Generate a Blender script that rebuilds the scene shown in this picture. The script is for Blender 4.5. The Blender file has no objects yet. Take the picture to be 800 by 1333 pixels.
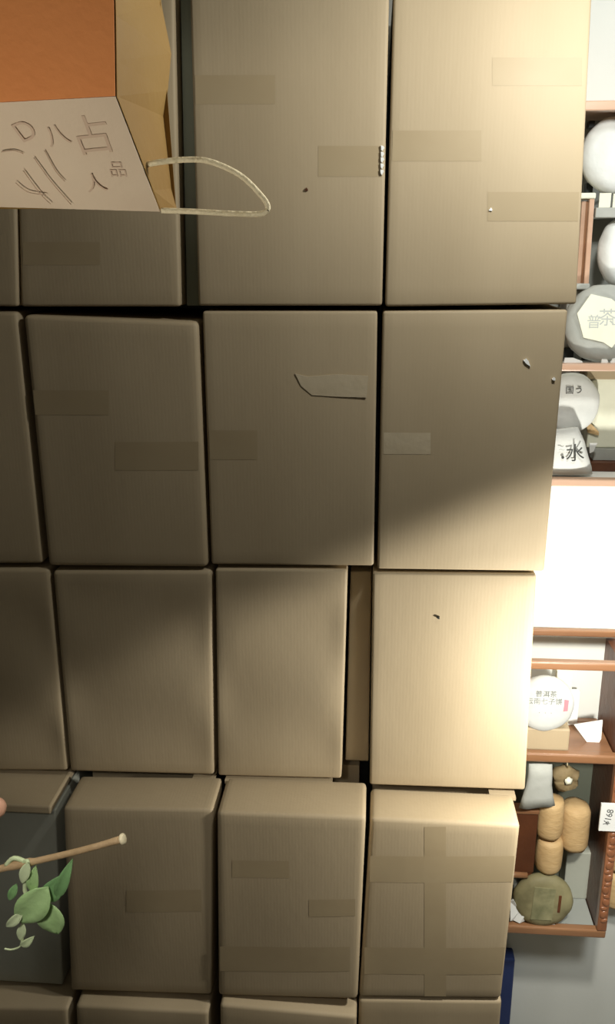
import bpy, bmesh, math, random
from mathutils import Vector, Matrix, noise
R = math.radians
C = bpy.context.scene.collection
scene = bpy.context.scene

# ------------------------------------------------------------------ camera
CZ = 1.654
F = 1109.0                         # focal length in pixels of the 800x1333 frame
CAM_R = (Matrix.Rotation(R(4.5), 3, 'Z') @ Matrix.Rotation(R(73.0), 3, 'X') @ Matrix.Rotation(R(-0.34), 3, 'Z'))
cam_d = bpy.data.cameras.new('camera')
cam = bpy.data.objects.new('camera', cam_d); C.objects.link(cam)
cam_d.sensor_fit = 'VERTICAL'; cam_d.sensor_height = 24.0
cam_d.lens = 24.0 * F / 1333.0
cam_d.clip_start = 0.02
cam.matrix_world = Matrix.Translation((0, 0, CZ)) @ CAM_R.to_4x4()
scene.camera = cam

# ------------------------------------------------------------------ light
w = bpy.data.worlds.new('world'); scene.world = w; w.use_nodes = True
w.node_tree.nodes['Background'].inputs[0].default_value = (1.0, 0.93, 0.80, 1)
w.node_tree.nodes['Background'].inputs[1].default_value = 0.035

def light(name, typ, loc, target, energy, color, **kw):
    d = bpy.data.lights.new(name, typ); d.energy = energy; d.color = color
    for k, v in kw.items(): setattr(d, k, v)
    o = bpy.data.objects.new(name, d); C.objects.link(o)
    o.location = loc
    o.rotation_euler = (Vector(target) - Vector(loc)).to_track_quat('-Z', 'Y').to_euler()
    return o
# bare lamp up and to the right, above the frame
light('upper_lamp_light', 'POINT', (0.268, 0.905, 1.905), (0.38, 1.2, 1.2), 8.8, (1.0, 1.0, 0.96), shadow_soft_size=0.035)
# hooded lamp just right of the frame, in front of the shelves
_lp = Vector((0.372, 1.0, 1.02)); _ld = Vector((0.1916, 0.8721, -0.4503))
light('shelf_lamp_light', 'SPOT', _lp, _lp + _ld, 12.5, (1.0, 0.97, 0.90), spot_size=R(179), spot_blend=0.04, shadow_soft_size=0.02)
# added fill spots, no lamp there: one up to the bag, one down to the plant
light('bag_fill_light', 'SPOT', (-0.34, 0.42, 1.46), (-0.23, 0.74, 1.80), 4.3, (1.0, 0.95, 0.86), spot_size=R(70), spot_blend=0.8, shadow_soft_size=0.04)
light('plant_fill_light', 'SPOT', (-0.26, 0.20, 1.58), (-0.225, 0.58, 1.16), 6.5, (1.0, 0.96, 0.90), spot_size=R(56), spot_blend=0.9, shadow_soft_size=0.04)
# strip light under the upper shelf plus an added unseen fill spot on its cakes
light('under_shelf_strip', 'AREA', (0.62, 1.395, 1.279), (0.62, 1.395, 0.5), 2.0, (1.0, 0.97, 0.90), shape='RECTANGLE', size=0.54, size_y=0.03)
light('upper_shelf_fill', 'SPOT', (0.92, 0.98, 2.0), (0.42, 1.42, 1.81), 17, (0.97, 1.0, 1.0), spot_size=R(56), spot_blend=0.6, shadow_soft_size=0.03)
# added unseen fill spot to lift the wall below the shelves
light('low_wall_fill', 'SPOT', (0.43, 0.95, 0.95), (0.53, 1.47, 0.10), 9, (0.97, 1.0, 0.97), spot_size=R(46), spot_blend=0.7, shadow_soft_size=0.03)
# dim room light behind the photographer
light('room_light', 'AREA', (0.3, -1.2, 2.5), (0.0, 1.2, 1.0), 1.2, (1.0, 0.95, 0.84), size=0.9)

vs = scene.view_settings
scene.display_settings.display_device = 'sRGB'
vs.view_transform = 'Standard'; vs.look = 'None'; vs.gamma = 1.0; vs.use_curve_mapping = False
vs.exposure = 0.0

# ------------------------------------------------------------------ helpers
def ray(x, y):
    return CAM_R @ Vector(((x - 400.0) / F, -(y - 666.5) / F, -1.0))
def at(x, y, Y):
    """world point on the vertical plane Y seen at photograph pixel x, y"""
    d = ray(x, y); t = Y / d.y
    return Vector((d.x * t, Y, CZ + d.z * t))
def atz(x, y, Z):
    d = ray(x, y); t = (Z - CZ) / d.z
    return Vector((d.x * t, d.y * t, Z))

def obj(name, bm, m, parent=None, smooth=False, origin=None):
    me = bpy.data.meshes.new(name)
    if origin is not None:
        for v in bm.verts: v.co -= origin
    bmesh.ops.recalc_face_normals(bm, faces=bm.faces)
    bm.to_mesh(me); bm.free()
    if m: me.materials.append(m)
    if smooth:
        for p in me.polygons: p.use_smooth = True
    o = bpy.data.objects.new(name, me); C.objects.link(o)
    if origin is not None: o.location = origin
    if parent is not None:
        o.parent = parent
        o.location = (origin if origin is not None else Vector((0, 0, 0))) - parent.location
    return o
def empty(name, loc):
    o = bpy.data.objects.new(name, None); C.objects.link(o); o.location = loc
    o.empty_display_size = 0.05
    return o
def tag(o, label=None, cat=None, group=None, kind=None):
    if label: o['label'] = label
    if cat: o['category'] = cat
    if group: o['group'] = group
    if kind: o['kind'] = kind
    return o
def box_bm(bm, a, b, bev=0.0):
    x0, y0, z0 = a; x1, y1, z1 = b
    vs_ = [bm.verts.new(p) for p in ((x0,y0,z0),(x1,y0,z0),(x1,y1,z0),(x0,y1,z0),(x0,y0,z1),(x1,y0,z1),(x1,y1,z1),(x0,y1,z1))]
    fs = [bm.faces.new([vs_[i] for i in f]) for f in ((0,3,2,1),(4,5,6,7),(0,1,5,4),(1,2,6,5),(2,3,7,6),(3,0,4,7))]
    if bev:
        es = list({e for f in fs for e in f.edges})
        bmesh.ops.bevel(bm, geom=es, offset=bev, segments=2, profile=0.5, affect='EDGES', clamp_overlap=True)
def block(name, a, b, m, parent=None, bev=0.0):
    bm = bmesh.new(); box_bm(bm, a, b, bev)
    c = Vector(((a[0]+b[0])/2, (a[1]+b[1])/2, min(a[2], b[2])))
    return obj(name, bm, m, parent, origin=c)
def tube_bm(bm, pts, radii, n=10):
    rings = []
    for i, p in enumerate(pts):
        t = (pts[min(i+1, len(pts)-1)] - pts[max(i-1, 0)]).normalized()
        up = Vector((0, 0, 1)) if abs(t.z) < 0.9 else Vector((1, 0, 0))
        a = t.cross(up).normalized(); b = t.cross(a).normalized()
        r = radii[i] if isinstance(radii, (list, tuple)) else radii
        rings.append([bm.verts.new(p + a*math.cos(2*math.pi*k/n)*r + b*math.sin(2*math.pi*k/n)*r) for k in range(n)])
    for q in range(len(rings)-1):
        for k in range(n):
            bm.faces.new((rings[q][k], rings[q][(k+1)%n], rings[q+1][(k+1)%n], rings[q+1][k]))
    bm.faces.new(rings[0]); bm.faces.new(list(reversed(rings[-1])))
def spline(cps, n):
    out = []
    P = [cps[0]] + list(cps) + [cps[-1]]
    for i in range(1, len(P)-2):
        for k in range(n):
            t = k/n
            out.append(0.5*((2*P[i]) + (P[i+1]-P[i-1])*t + (2*P[i-1]-5*P[i]+4*P[i+1]-P[i+2])*t*t + (3*P[i]-P[i-1]-3*P[i+1]+P[i+2])*t*t*t))
    out.append(cps[-1].copy())
    return out
def lathe_bm(bm, prof, M, n=40, pleat=0.0, pk=0, jit=0.0, seed=0):
    """profile (r, h) turned about the local z axis, placed by matrix M"""
    rings = []
    for (r, h) in prof:
        ring = []
        for k in range(n):
            a = 2*math.pi*k/n
            q = r*(1 + pleat*math.sin(pk*a))
            v = Vector((q*math.cos(a), q*math.sin(a), h))
            if jit: v += noise.noise_vector(v*60 + Vector((seed*7.1, 0, 0)))*jit
            ring.append(bm.verts.new(M @ v))
        rings.append(ring)
    for i in range(len(rings)-1):
        for k in range(n):
            bm.faces.new((rings[i][k], rings[i][(k+1)%n], rings[i+1][(k+1)%n], rings[i+1][k]))
    bm.faces.new(rings[0]); bm.faces.new(list(reversed(rings[-1])))
def frame(loc, n, up=Vector((0, 0, 1))):
    """matrix whose local z is n and local y is near up"""
    z = n.normalized(); x = up.cross(z).normalized(); y = z.cross(x)
    return Matrix(((x.x, y.x, z.x, loc.x), (x.y, y.y, z.y, loc.y), (x.z, y.z, z.z, loc.z), (0, 0, 0, 1)))
def text(body, size, M, m, parent, name='lettering'):
    cu = bpy.data.curves.new(name, 'FONT'); cu.body = body; cu.size = size
    cu.align_x = 'CENTER'; cu.align_y = 'CENTER'; cu.extrude = size*0.004
    t = bpy.data.objects.new(name + '_curve', cu); C.objects.link(t)
    dg = bpy.context.evaluated_depsgraph_get(); dg.update()
    me = bpy.data.meshes.new_from_object(t.evaluated_get(dg))
    bpy.data.objects.remove(t); bpy.data.curves.remove(cu)
    me.name = name; me.materials.clear(); me.materials.append(m)
    c = M.to_translation()
    me.transform(Matrix.Translation(-c) @ M)
    o = bpy.data.objects.new(name, me); C.objects.link(o); o.parent = parent
    o.location = c - parent.location
    return o

# ------------------------------------------------------------------ materials
def srgb(r, g, b):
    f = lambda c: (c/255/12.92) if c <= 10.3 else ((c/255+0.055)/1.055)**2.4
    return (f(r), f(g), f(b), 1)
def mat(name, col, rough=0.6, col2=None, scale=8.0, bump=0.0, bscale=60.0, stretch=(1,1,1), spec=0.3, coat=0.0, wave=None, rnd=0.0):
    m = bpy.data.materials.new(name); m.use_nodes = True
    nt = m.node_tree; N = nt.nodes; L = nt.links
    p = N['Principled BSDF']
    p.inputs['Roughness'].default_value = rough
    p.inputs['Specular IOR Level'].default_value = spec
    p.inputs['Coat Weight'].default_value = coat
    tc = N.new('ShaderNodeTexCoord'); mp = N.new('ShaderNodeMapping'); mp.inputs['Scale'].default_value = stretch
    L.new(tc.outputs['Object'], mp.inputs['Vector'])
    out = None
    if col2 is not None:
        nz = N.new('ShaderNodeTexNoise'); nz.inputs['Scale'].default_value = scale; nz.inputs['Detail'].default_value = 5
        L.new(mp.outputs[0], nz.inputs['Vector'])
        rp = N.new('ShaderNodeValToRGB'); rp.color_ramp.elements[0].position = 0.3; rp.color_ramp.elements[1].position = 0.7
        rp.color_ramp.elements[0].color = col; rp.color_ramp.elements[1].color = col2
        L.new(nz.outputs[0], rp.inputs[0]); out = rp.outputs[0]
    if rnd:
        oi = N.new('ShaderNodeObjectInfo'); mr = N.new('ShaderNodeMapRange')
        mr.inputs[3].default_value = 1-rnd; mr.inputs[4].default_value = 1+rnd
        L.new(oi.outputs['Random'], mr.inputs[0])
        hs = N.new('ShaderNodeHueSaturation'); L.new(mr.outputs[0], hs.inputs['Value'])
        if out: L.new(out, hs.inputs['Color'])
        else: hs.inputs['Color'].default_value = col
        out = hs.outputs[0]
    if out: L.new(out, p.inputs['Base Color'])
    else: p.inputs['Base Color'].default_value = col
    prev = None
    if bump:
        n2 = N.new('ShaderNodeTexNoise'); n2.inputs['Scale'].default_value = bscale; n2.inputs['Detail'].default_value = 4
        L.new(mp.outputs[0], n2.inputs['Vector'])
        b = N.new('ShaderNodeBump'); b.inputs['Strength'].default_value = bump; b.inputs['Distance'].default_value = 0.004
        L.new(n2.outputs[0], b.inputs['Height']); prev = b
    if wave:
        wv = N.new('ShaderNodeTexWave'); wv.bands_direction = wave[0]; wv.inputs['Scale'].default_value = wave[1]
        wv.inputs['Distortion'].default_value = wave[3] if len(wave) > 3 else 0.6
        L.new(tc.outputs['Object'], wv.inputs['Vector'])
        b = N.new('ShaderNodeBump'); b.inputs['Strength'].default_value = wave[2]; b.inputs['Distance'].default_value = 0.002
        L.new(wv.outputs[0], b.inputs['Height'])
        if prev: L.new(prev.outputs[0], b.inputs['Normal'])
        prev = b
    if prev: L.new(prev.outputs[0], p.inputs['Normal'])
    return m

KRAFT = mat('kraft_cardboard', srgb(166,149,119), 0.62, srgb(174,157,127), 7, 0.06, 90, (1,1,0.35), 0.35, wave=('X', 62, 0.02, 0.5), rnd=0.02)
KRAFT_EDGE = mat('kraft_flap', srgb(163,146,116), 0.65, srgb(172,155,125), 9, 0.1, 120, spec=0.3)
TAPE = mat('brown_parcel_tape', srgb(161,143,111), 0.55, srgb(166,149,117), 12, 0.03, 50, spec=0.4)
TAPE_LIGHT = mat('pale_peeled_tape', srgb(190,176,148), 0.5, srgb(182,167,138), 20, 0.2, 80)
GAP_SHADE = mat('gap_shade_card', srgb(142,147,130), 0.7, srgb(132,137,120), 6, 0.1, 90)  # tone of the shaded gap put into the colour
GREYCARD = mat('grey_card', srgb(176,177,162), 0.7, srgb(164,165,150), 6, 0.1, 90)
WALL = mat('white_wall_paint', srgb(222,223,216), 0.85, srgb(214,216,208), 3, 0.05, 120, spec=0.15)
FLOOR = mat('floor_tile', srgb(150,146,136), 0.5, srgb(138,134,124), 5)
CEIL = mat('ceiling_paint', srgb(225,223,215), 0.9)
WOOD = mat('red_brown_lacquered_wood', srgb(150,110,76), 0.32, srgb(124,86,58), 14, 0.1, 50, (0.25,2,2), 0.5, coat=0.3)
WOOD_P = mat('pinkish_wood_with_glare', srgb(206,172,146), 0.35, srgb(188,150,124), 14, 0.1, 50, (0.25,2,2), 0.5, coat=0.3)  # paleness of the upper shelf rails is glare put into the colour
WOOD_V = mat('red_brown_upright_wood', srgb(150,98,66), 0.35, srgb(116,74,48), 14, 0.2, 60, (2,2,0.3), 0.5, coat=0.3)
WOOD_D = mat('dark_brown_wood', srgb(98,58,34), 0.4, srgb(74,42,26), 16, 0.3, 70, (1,1,1), 0.4)
PAPER = mat('white_wrapping_paper', srgb(226,228,222), 0.7, srgb(212,215,210), 26, 0.5, 34, spec=0.25)
PAPER_S = mat('soft_white_cotton_paper', srgb(188,190,185), 0.75, srgb(178,180,175), 26, 0.4, 34, spec=0.2)
PAPER_G = mat('grey_white_paper', srgb(176,178,170), 0.7, srgb(160,162,154), 26, 0.4, 34, spec=0.25)
BACK_SHADE = mat('shade_toned_back_board', srgb(104,108,94), 0.7, srgb(96,100,86), 5)  # lower compartment's shade put into this colour
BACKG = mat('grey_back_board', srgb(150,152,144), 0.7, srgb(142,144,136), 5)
PAPER_Y = mat('cream_paper_label', srgb(236,236,214), 0.7, srgb(226,226,204), 30, 0.1, 60)
CARD = mat('white_card', srgb(232,233,228), 0.6)
INK = mat('grey_black_ink', srgb(66,68,66), 0.7)
INK_F = mat('faded_grey_ink', srgb(186,190,184), 0.7)
INK_P = mat('pale_grey_print', srgb(118,122,118), 0.7)
RED = mat('red_stamp_ink', srgb(206,120,128), 0.7)
BLACK = mat('black_plastic', srgb(38,40,36), 0.45)
BAMBOO = mat('woven_bamboo_wrap', srgb(206,176,128), 0.6, srgb(190,158,110), 40, 0.25, 110, (1,1,3), 0.3, wave=('Z', 110, 0.12, 1.5))
OLIVE = mat('olive_printed_paper', srgb(142,134,98), 0.6, srgb(112,106,76), 22, 0.4, 40)
OLIVE_L = mat('olive_inner_label', srgb(150,144,108), 0.6, srgb(104,104,74), 34, 0.3, 60)
DRIED = mat('dried_leaf_wrap', srgb(150,132,96), 0.7, srgb(110,94,66), 26, 0.8, 50)
BLUE = mat('blue_plastic_folder', srgb(40,54,96), 0.55, srgb(46,60,104), 8)
ORANGE = mat('orange_bag_paper', srgb(240,156,92), 0.6, srgb(232,146,84), 5, 0.15, 120)
YELLOW = mat('mustard_bag_paper', srgb(152,120,62), 0.6, srgb(142,108,54), 6, 0.15, 120)
BAGWHITE = mat('pale_printed_bag_paper', srgb(214,194,166), 0.65, srgb(204,182,154), 9, 0.15, 120)
PRINT = mat('faint_brown_print', srgb(194,168,142), 0.7)
CORD = mat('twisted_paper_cord', srgb(240,226,188), 0.7, srgb(226,210,170), 60, 0.6, 200)
LEAF = mat('green_leaf', srgb(158,194,124), 0.45, srgb(176,206,144), 30, 0.3, 90, spec=0.45)
LEAF_D = mat('deep_green_leaf', srgb(112,156,98), 0.45, srgb(130,170,112), 30, 0.3, 90, spec=0.45)
LEAF_P = mat('pale_young_leaf', srgb(196,212,160), 0.5, srgb(208,220,176), 30, 0.2, 90)
STEM = mat('brown_woody_stem', srgb(188,160,122), 0.6, srgb(168,140,100), 40, 0.3, 120)
PITH = mat('cream_cut_wood', srgb(232,218,180), 0.6)
SKIN = mat('skin', srgb(214,166,136), 0.5, srgb(204,152,124), 24, 0.15, 160, spec=0.4)
SHIRT = mat('white_cotton', srgb(226,230,236), 0.85, srgb(216,220,228), 20, 0.3, 90)

# ------------------------------------------------------------------ the setting
YW = 1.47
tag(block('wall_back', (-2.4, YW, 0), (2.6, YW+0.1, 2.6), WALL), kind='structure')
tag(block('floor', (-2.4, -2.4, -0.05), (2.6, YW, 0), FLOOR), kind='structure')
tag(block('ceiling', (-2.4, -2.4, 2.6), (2.6, YW+0.1, 2.65), CEIL), kind='structure')
tag(block('baseboard_back', (0.42, YW-0.012, 0.0), (2.6, YW, 0.012), WALL), kind='structure')

# ------------------------------------------------------------------ the cartons
GROUP = 'stacked kraft cartons'
def carton(label, q, Y, depth=None, bulge=(0.002, 0.0, 1.0, 0.0), tapes=(), m=KRAFT, bev=0.004, seed=0, group=GROUP, name='carton', bottom=None, top=None):
    """q: pixel corners TL TR BR BL of the front; tapes: (x0,y0,x1,y1,material)"""
    tl, tr, br, bl = [at(x, y, Y) for x, y in q]
    if bottom is not None: br.z = bl.z = bottom
    if top is not None: tl.z = tr.z = top
    if depth is None: depth = YW - 0.012 - Y
    A, W, K, P = bulge[:4]; W2 = bulge[4] if len(bulge) > 4 else 0.0
    def front(u, v, off=0.0):
        p = (tl*(1-u) + tr*u)*(1-v) + (bl*(1-u) + br*u)*v
        s = min(1, 7*u, 7*(1-u)) * min(1, 7*v, 7*(1-v))
        d = A*math.sin(math.pi*u)*math.sin(math.pi*v) + W*math.sin(2*math.pi*K*v + P + 0.8*u)*s
        d -= W2*(u-0.5)*math.cos(2*math.pi*1.7*(v-0.3))*s
        d += 0.0012*noise.noise(Vector((u*2.2 + seed*3.7, v*2.2, seed*1.3)))*s
        return Vector((p.x, p.y - d - off, p.z))
    def uv(px_, py_):
        p = at(px_, py_, Y); u = v = 0.5
        for _ in range(8):
            zt = tl.z*(1-u)+tr.z*u; zb = bl.z*(1-u)+br.z*u
            v = (zt-p.z)/(zt-zb)
            xl = tl.x*(1-v)+bl.x*v; xr = tr.x*(1-v)+br.x*v
            u = (p.x-xl)/(xr-xl)
        return u, v
    n = 16
    bm = bmesh.new()
    G = [[bm.verts.new(front(i/n, j/n)) for i in range(n+1)] for j in range(n+1)]
    for j in range(n):
        for i in range(n):
            bm.faces.new((G[j][i], G[j+1][i], G[j+1][i+1], G[j][i+1]))
    ring = G[0][:] + [G[j][n] for j in range(1, n+1)] + [G[n][i] for i in range(n-1, -1, -1)] + [G[j][0] for j in range(n-1, 0, -1)]
    back = [bm.verts.new((v.co.x, Y+depth, v.co.z)) for v in ring]
    for k in range(len(ring)):
        bm.faces.new((ring[k], ring[(k+1) % len(ring)], back[(k+1) % len(ring)], back[k]))
    bm.faces.new(back)
    bmesh.ops.recalc_face_normals(bm, faces=bm.faces)
    es = [e for e in bm.edges if len(e.link_faces) == 2 and e.calc_face_angle(0) > R(50)]
    bmesh.ops.bevel(bm, geom=es, offset=bev, segments=3, profile=0.5, affect='EDGES', clamp_overlap=True)
    org = Vector(((bl.x+br.x)/2, Y + depth/2, min(bl.z, br.z)))
    root = obj(name, bm, m, smooth=True, origin=org)
    tag(root, label, 'box', group)
    for t in tapes:
        x0, y0, x1, y1 = t[:4]; tm = t[4] if len(t) > 4 else TAPE; nm = t[5] if len(t) > 5 else 'tape'
        cs = [uv(x0, y0), uv(x1, y0), uv(x1, y1), uv(x0, y1)]
        bm = bmesh.new(); nx, ny = 8, 8
        def cl(c): return min(0.985, max(0.015, c))
        T = [[bm.verts.new(front(*[cl((cs[0][c]*(1-a/nx)+cs[1][c]*a/nx)*(1-b/ny) + (cs[3][c]*(1-a/nx)+cs[2][c]*a/nx)*b/ny) for c in (0, 1)], 0.0003)) for a in range(nx+1)] for b in range(ny+1)]
        for b in range(ny):
            for a in range(nx):
                bm.faces.new((T[b][a], T[b+1][a], T[b+1][a+1], T[b][a+1]))
        c0 = front(*[sum(c[k] for c in cs)/4 for k in (0, 1)])
        obj(nm, bm, tm, root, smooth=False, origin=c0)
    return root, front, uv, (tl, tr, br, bl)
def fleck(parent, x, y, Y, w_, h_, m, name='paper_fleck', rot=0.0):
    p = at(x, y, Y); bm = bmesh.new()
    n = 8
    vs_ = []
    for k in range(n):
        a = 2*math.pi*k/n; q = 1 + 0.3*math.sin(3*a+x)
        dx, dz = w_*q*math.cos(a), h_*q*math.sin(a)
        vs_.append(bm.verts.new((p.x + dx*math.cos(rot)-dz*math.sin(rot), p.y-0.004, p.z + dx*math.sin(rot)+dz*math.cos(rot))))
    f = bm.faces.new(vs_)
    e = bmesh.ops.extrude_face_region(bm, geom=[f])
    for v in [g for g in e['geom'] if isinstance(g, bmesh.types.BMVert)]: v.co.y += 0.0035
    return obj(name, bm, m, parent, origin=p)

Y1, Y2, Y3, Y4, Y5 = 1.200, 1.203, 1.200, 1.112, 1.098
# top row ------------------------------------------------------------
c1a = carton('kraft carton at the left edge of the top row, below the paper bag', [(-190,-40),(14,-40),(23,399),(-150,396)], Y1, seed=1)[0]
c1b = carton('kraft carton mostly hidden behind the orange paper bag, top row', [(17,-40),(225,-40),(234,399),(27,399)], Y1+0.004, seed=2, tapes=[(30,315,130,345)])[0]
c1c = carton('tall kraft carton behind the cord handle of the bag, top row', [(246,-40),(507,-40),(497,398),(258,398)], Y1, seed=3,
             tapes=[(252,98,358,136),(414,190,498,230)])[0]
for k, yy in enumerate((193, 201, 208, 216, 224)):
    fleck(c1c, 497.5 - (yy-190)*0.02, yy, Y1, 0.0022, 0.0032, CARD)
fleck(c1c, 399, 247, Y1, 0.002, 0.002, WOOD_D, 'scuff')
c1d = carton('brightly lit kraft carton at the right end of the top row', [(513,-40),(772,-40),(750,396),(501,399)], Y1, seed=4,
             tapes=[(640,75,757,112),(506,170,626,210),(634,250,754,288)])[0]
fleck(c1d, 638, 273, Y1, 0.002, 0.002, CARD)
# second row ---------------------------------------------------------
c2a = carton('kraft carton at the left edge of the second row, partly cut off', [(-150,404),(22,406),(56,734),(-110,734)], Y2, seed=5, bev=0.006)[0]
c2b = carton('dim kraft carton with a tilted top edge under the bag, second row', [(30,410),(257,419),(270,739),(63,737)], Y2-0.004, seed=6, bev=0.007,
             tapes=[(42,508,142,540),(150,575,258,612)])[0]
c2c = carton('kraft carton with a pale peeling tape strip, second row', [(263,405),(491,405),(486,737),(275,735)], Y2, seed=7,
             tapes=[(267,560,335,598)])
bmT = bmesh.new()
pts = [(384,486),(400,490),(440,487),(479,489),(477,517),(440,516),(406,514),(392,502)]
vsT = [bmT.verts.new(at(x, y, Y2) - Vector((0, 0.0030, 0))) for x, y in pts]
fT = bmT.faces.new(vsT); eT = bmesh.ops.extrude_face_region(bmT, geom=[fT])
for v in [g for g in eT['geom'] if isinstance(g, bmesh.types.BMVert)]: v.co.y += 0.0012
tt = obj('torn_tape', bmT, TAPE_LIGHT, c2c[0], origin=at(430, 500, Y2)); tt['label'] = 'pale torn strip of tape peeling at its left end'
c2d = carton('kraft carton with a white fleck and diagonal shadow edge, right end of second row', [(498,405),(739,403),(708,744),(491,741)], Y2, seed=8,
             tapes=[(499,563,560,591,TAPE_LIGHT)])[0]
fleck(c2d, 685, 471, Y2, 0.0025, 0.006, CARD, rot=0.7); fleck(c2d, 720, 493, Y2, 0.0022, 0.0022, CARD)
# third row ----------------------------------------------------------
WV = (0.001, 0.001, 1.75, 2.2, 0.010)
c3a = carton('kraft carton at the left edge of the third row, partly cut off', [(-110,741),(63,741),(88,1004),(-70,1003)], Y3, seed=9, bulge=WV, bev=0.006)[0]
c3b = carton('kraft carton with a soft rounded right edge, third row, left of the narrower one', [(68,743),(275,743),(279,1010),(91,1005)], Y3, seed=10, bulge=WV, bev=0.007)[0]
c3c = carton('narrower kraft carton with a gap on its right, third row', [(280,741),(452,742),(444,1014),(284,1010)], Y3, seed=11, bulge=WV)[0]
c3g = carton('shaded kraft carton set back in the gap of the third row', [(456,744),(483.5,744),(479,1012),(449,1012)], Y3+0.034, seed=12, bottom=0.845)[0]
c3d = carton('kraft carton glaring white beside the lamp, right end of third row', [(485,746),(698,748),(683,1029),(481,1022)], Y3, seed=13,
             bulge=(0.001, 0.0008, 1.75, 2.2, 0.003))[0]
fleck(c3d, 570, 803, Y3, 0.0022, 0.002, BLACK, 'dark_speck')
# fourth row (stands forward, its top faces show) -----------------------
YS0, YS1 = 1.205, 1.250              # the open slit between the front flap and the rest of a top
def slit(c, x0, x1, yp):
    """back body of a fourth row carton and the flap that closes its top slit from pixel x0 to x1"""
    root, front, uv, (tl, tr, br, bl) = c
    zt_ = lambda X: tl.z + (tr.z-tl.z)*(X-tl.x)/(tr.x-tl.x) - 0.0006
    zb_ = max(bl.z, br.z)
    for nm, xa_, xb_, ya_, yb_, zlo, m_ in (('back_body', max(tl.x, bl.x)+0.003, min(tr.x, br.x)-0.004, YS1, YW-0.013, zb_, KRAFT),
                                       ('flap', at(x0, yp, Y3).x, at(x1, yp, Y3).x, YS0-0.010, YS1, None, KRAFT)):
        bm = bmesh.new(); P = []
        for X in (xa_, xb_):
            z1 = zt_(X); z0 = zlo if zlo is not None else z1-0.006
            P.append([bm.verts.new(p) for p in ((X, ya_, z0), (X, yb_, z0), (X, yb_, z1), (X, ya_, z1))])
        for k in range(4): bm.faces.new((P[0][k], P[1][k], P[1][(k+1) % 4], P[0][(k+1) % 4]))
        bm.faces.new(P[0]); bm.faces.new(P[1][::-1])
        obj(nm, bm, m_, root, origin=Vector(((xa_+xb_)/2, (ya_+yb_)/2, zb_)))
c4b = carton('dim kraft carton with a dark slot along its top, fourth row, behind the cut stem', [(82,1051),(277,1054),(275,1296),(92,1290)], Y4+0.006, depth=YS0-Y4-0.006, seed=14,
             tapes=[(165,1158,262,1186)], bev=0.006)
slit(c4b, 250, 279, 1012)
c4c = carton('kraft carton with a dark notch at its top right corner, fourth row', [(282,1057),(476,1064),(465,1302),(284,1297)], Y4, depth=YS0-Y4, seed=15,
             tapes=[(302,1120,376,1142),(402,1170,462,1192),(286,1232,455,1264)], bev=0.007)
slit(c4c, 293, 432, 1015)
c4d = carton('kraft carton with crossed tape bands, right end of fourth row', [(482,1065),(677,1074),(652,1301),(467,1299)], Y4+0.013, depth=YS0-Y4-0.013, seed=16,
             tapes=[(552,1076,580,1298),(481,1114,669,1148),(474,1233,658,1268)], bev=0.007)
slit(c4d, 637, 671, 1030)
c4a = carton('grey carton with a brown lid at lower left, behind the leaves', [(-90,1052),(72,1055),(84,1303),(-60,1296)], Y4+0.03, seed=17, m=GREYCARD, bev=0.003, bottom=0.434)  # grey body under a brown lid
_tl, _tr = c4a[3][0], c4a[3][1]
bm = bmesh.new(); box_bm(bm, (_tl.x-0.004, Y4+0.008, 0.800), (_tr.x+0.002, YW-0.03, 0.8150), 0.003)
lid = obj('lid', bm, KRAFT, c4a[0], origin=Vector(((_tl.x+_tr.x)/2, 1.28, 0.800))); lid['label'] = 'brown cardboard lid'
# fifth row ------------------------------------------------------------
c5 = []
for i, (lab, q, yo) in enumerate([
        ('kraft carton of the bottom row below the grey carton', [(-60,1311),(88,1313),(104,1560),(-20,1560)], 0.0),
        ('kraft carton of the bottom row with a dark gap above it, second from left', [(98,1309),(271,1318),(272,1560),(112,1560)], 0.0),
        ('kraft carton of the bottom row below the carton with the notched top corner', [(286,1308),(464,1324),(456,1560),(288,1560)], 0.0),
        ('kraft carton of the bottom row beside the blue folder, right end', [(467,1301.5),(653,1303.5),(632,1560),(460,1560)], 0.027)]):
    c5.append(carton(lab, q, Y5+yo, seed=20+i, bottom=0.0, bev=0.006))

# filler added in the top row gap, its colour standing for shade
carton('shade-toned filler carton added in the top row gap beside the paper bag', [(234,-30),(250.5,-30),(262,398),(243,398)], Y1+0.035, seed=31, m=GAP_SHADE)

# ------------------------------------------------------------------ upper shelf cabinet
YF = 1.335                                   # front plane of the wall shelves
XL, XR = 0.262, 0.95
def Zf(y, x=770, Y=YF): return at(x, y, Y).z
def Xf(x, y, Y=YF): return at(x, y, Y).x
zb, zm, zt = Zf(629), Zf(478.5), Zf(137.5)
up = empty('wall_shelf', (0.6, 1.40, zb-0.006)); tag(up, 'upper wooden wall shelf with pale wrapped tea cakes, right of the stack', 'shelf')
for nm, z, h in (('bottom_rail', zb, 0.0062), ('middle_rail', zm, 0.0058), ('top_rail', zt, 0.0066)):
    block(nm, (XL, YF, z-h), (XR, YF+0.016, z+h), WOOD_P, up, 0.002)
block('bottom_board', (XL, YF+0.0165, zb-0.005), (XR, YW-0.001, zb+0.004), CARD, up)
block('middle_board', (XL, YF+0.0165, zm-0.004), (XR, YW-0.001, zm+0.003), CARD, up)
block('back_panel', (XL, YW-0.004, zm+0.0035), (XR, YW-0.0005, zt-0.0025), BACKG, up)
block('top_board', (XL, YF+0.0165, zt-0.002), (XR, YW-0.001, zt+0.006), WOOD_P, up)
block('side_panel', (XR+0.0005, YF, zb-0.006), (XR+0.016, YW-0.001, zt+0.007), WOOD_V, up)
block('side_panel', (XL-0.0125, YF+0.01, zb-0.006), (XL-0.0005, YW-0.001, zt+0.007), WOOD_V, up)

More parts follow.
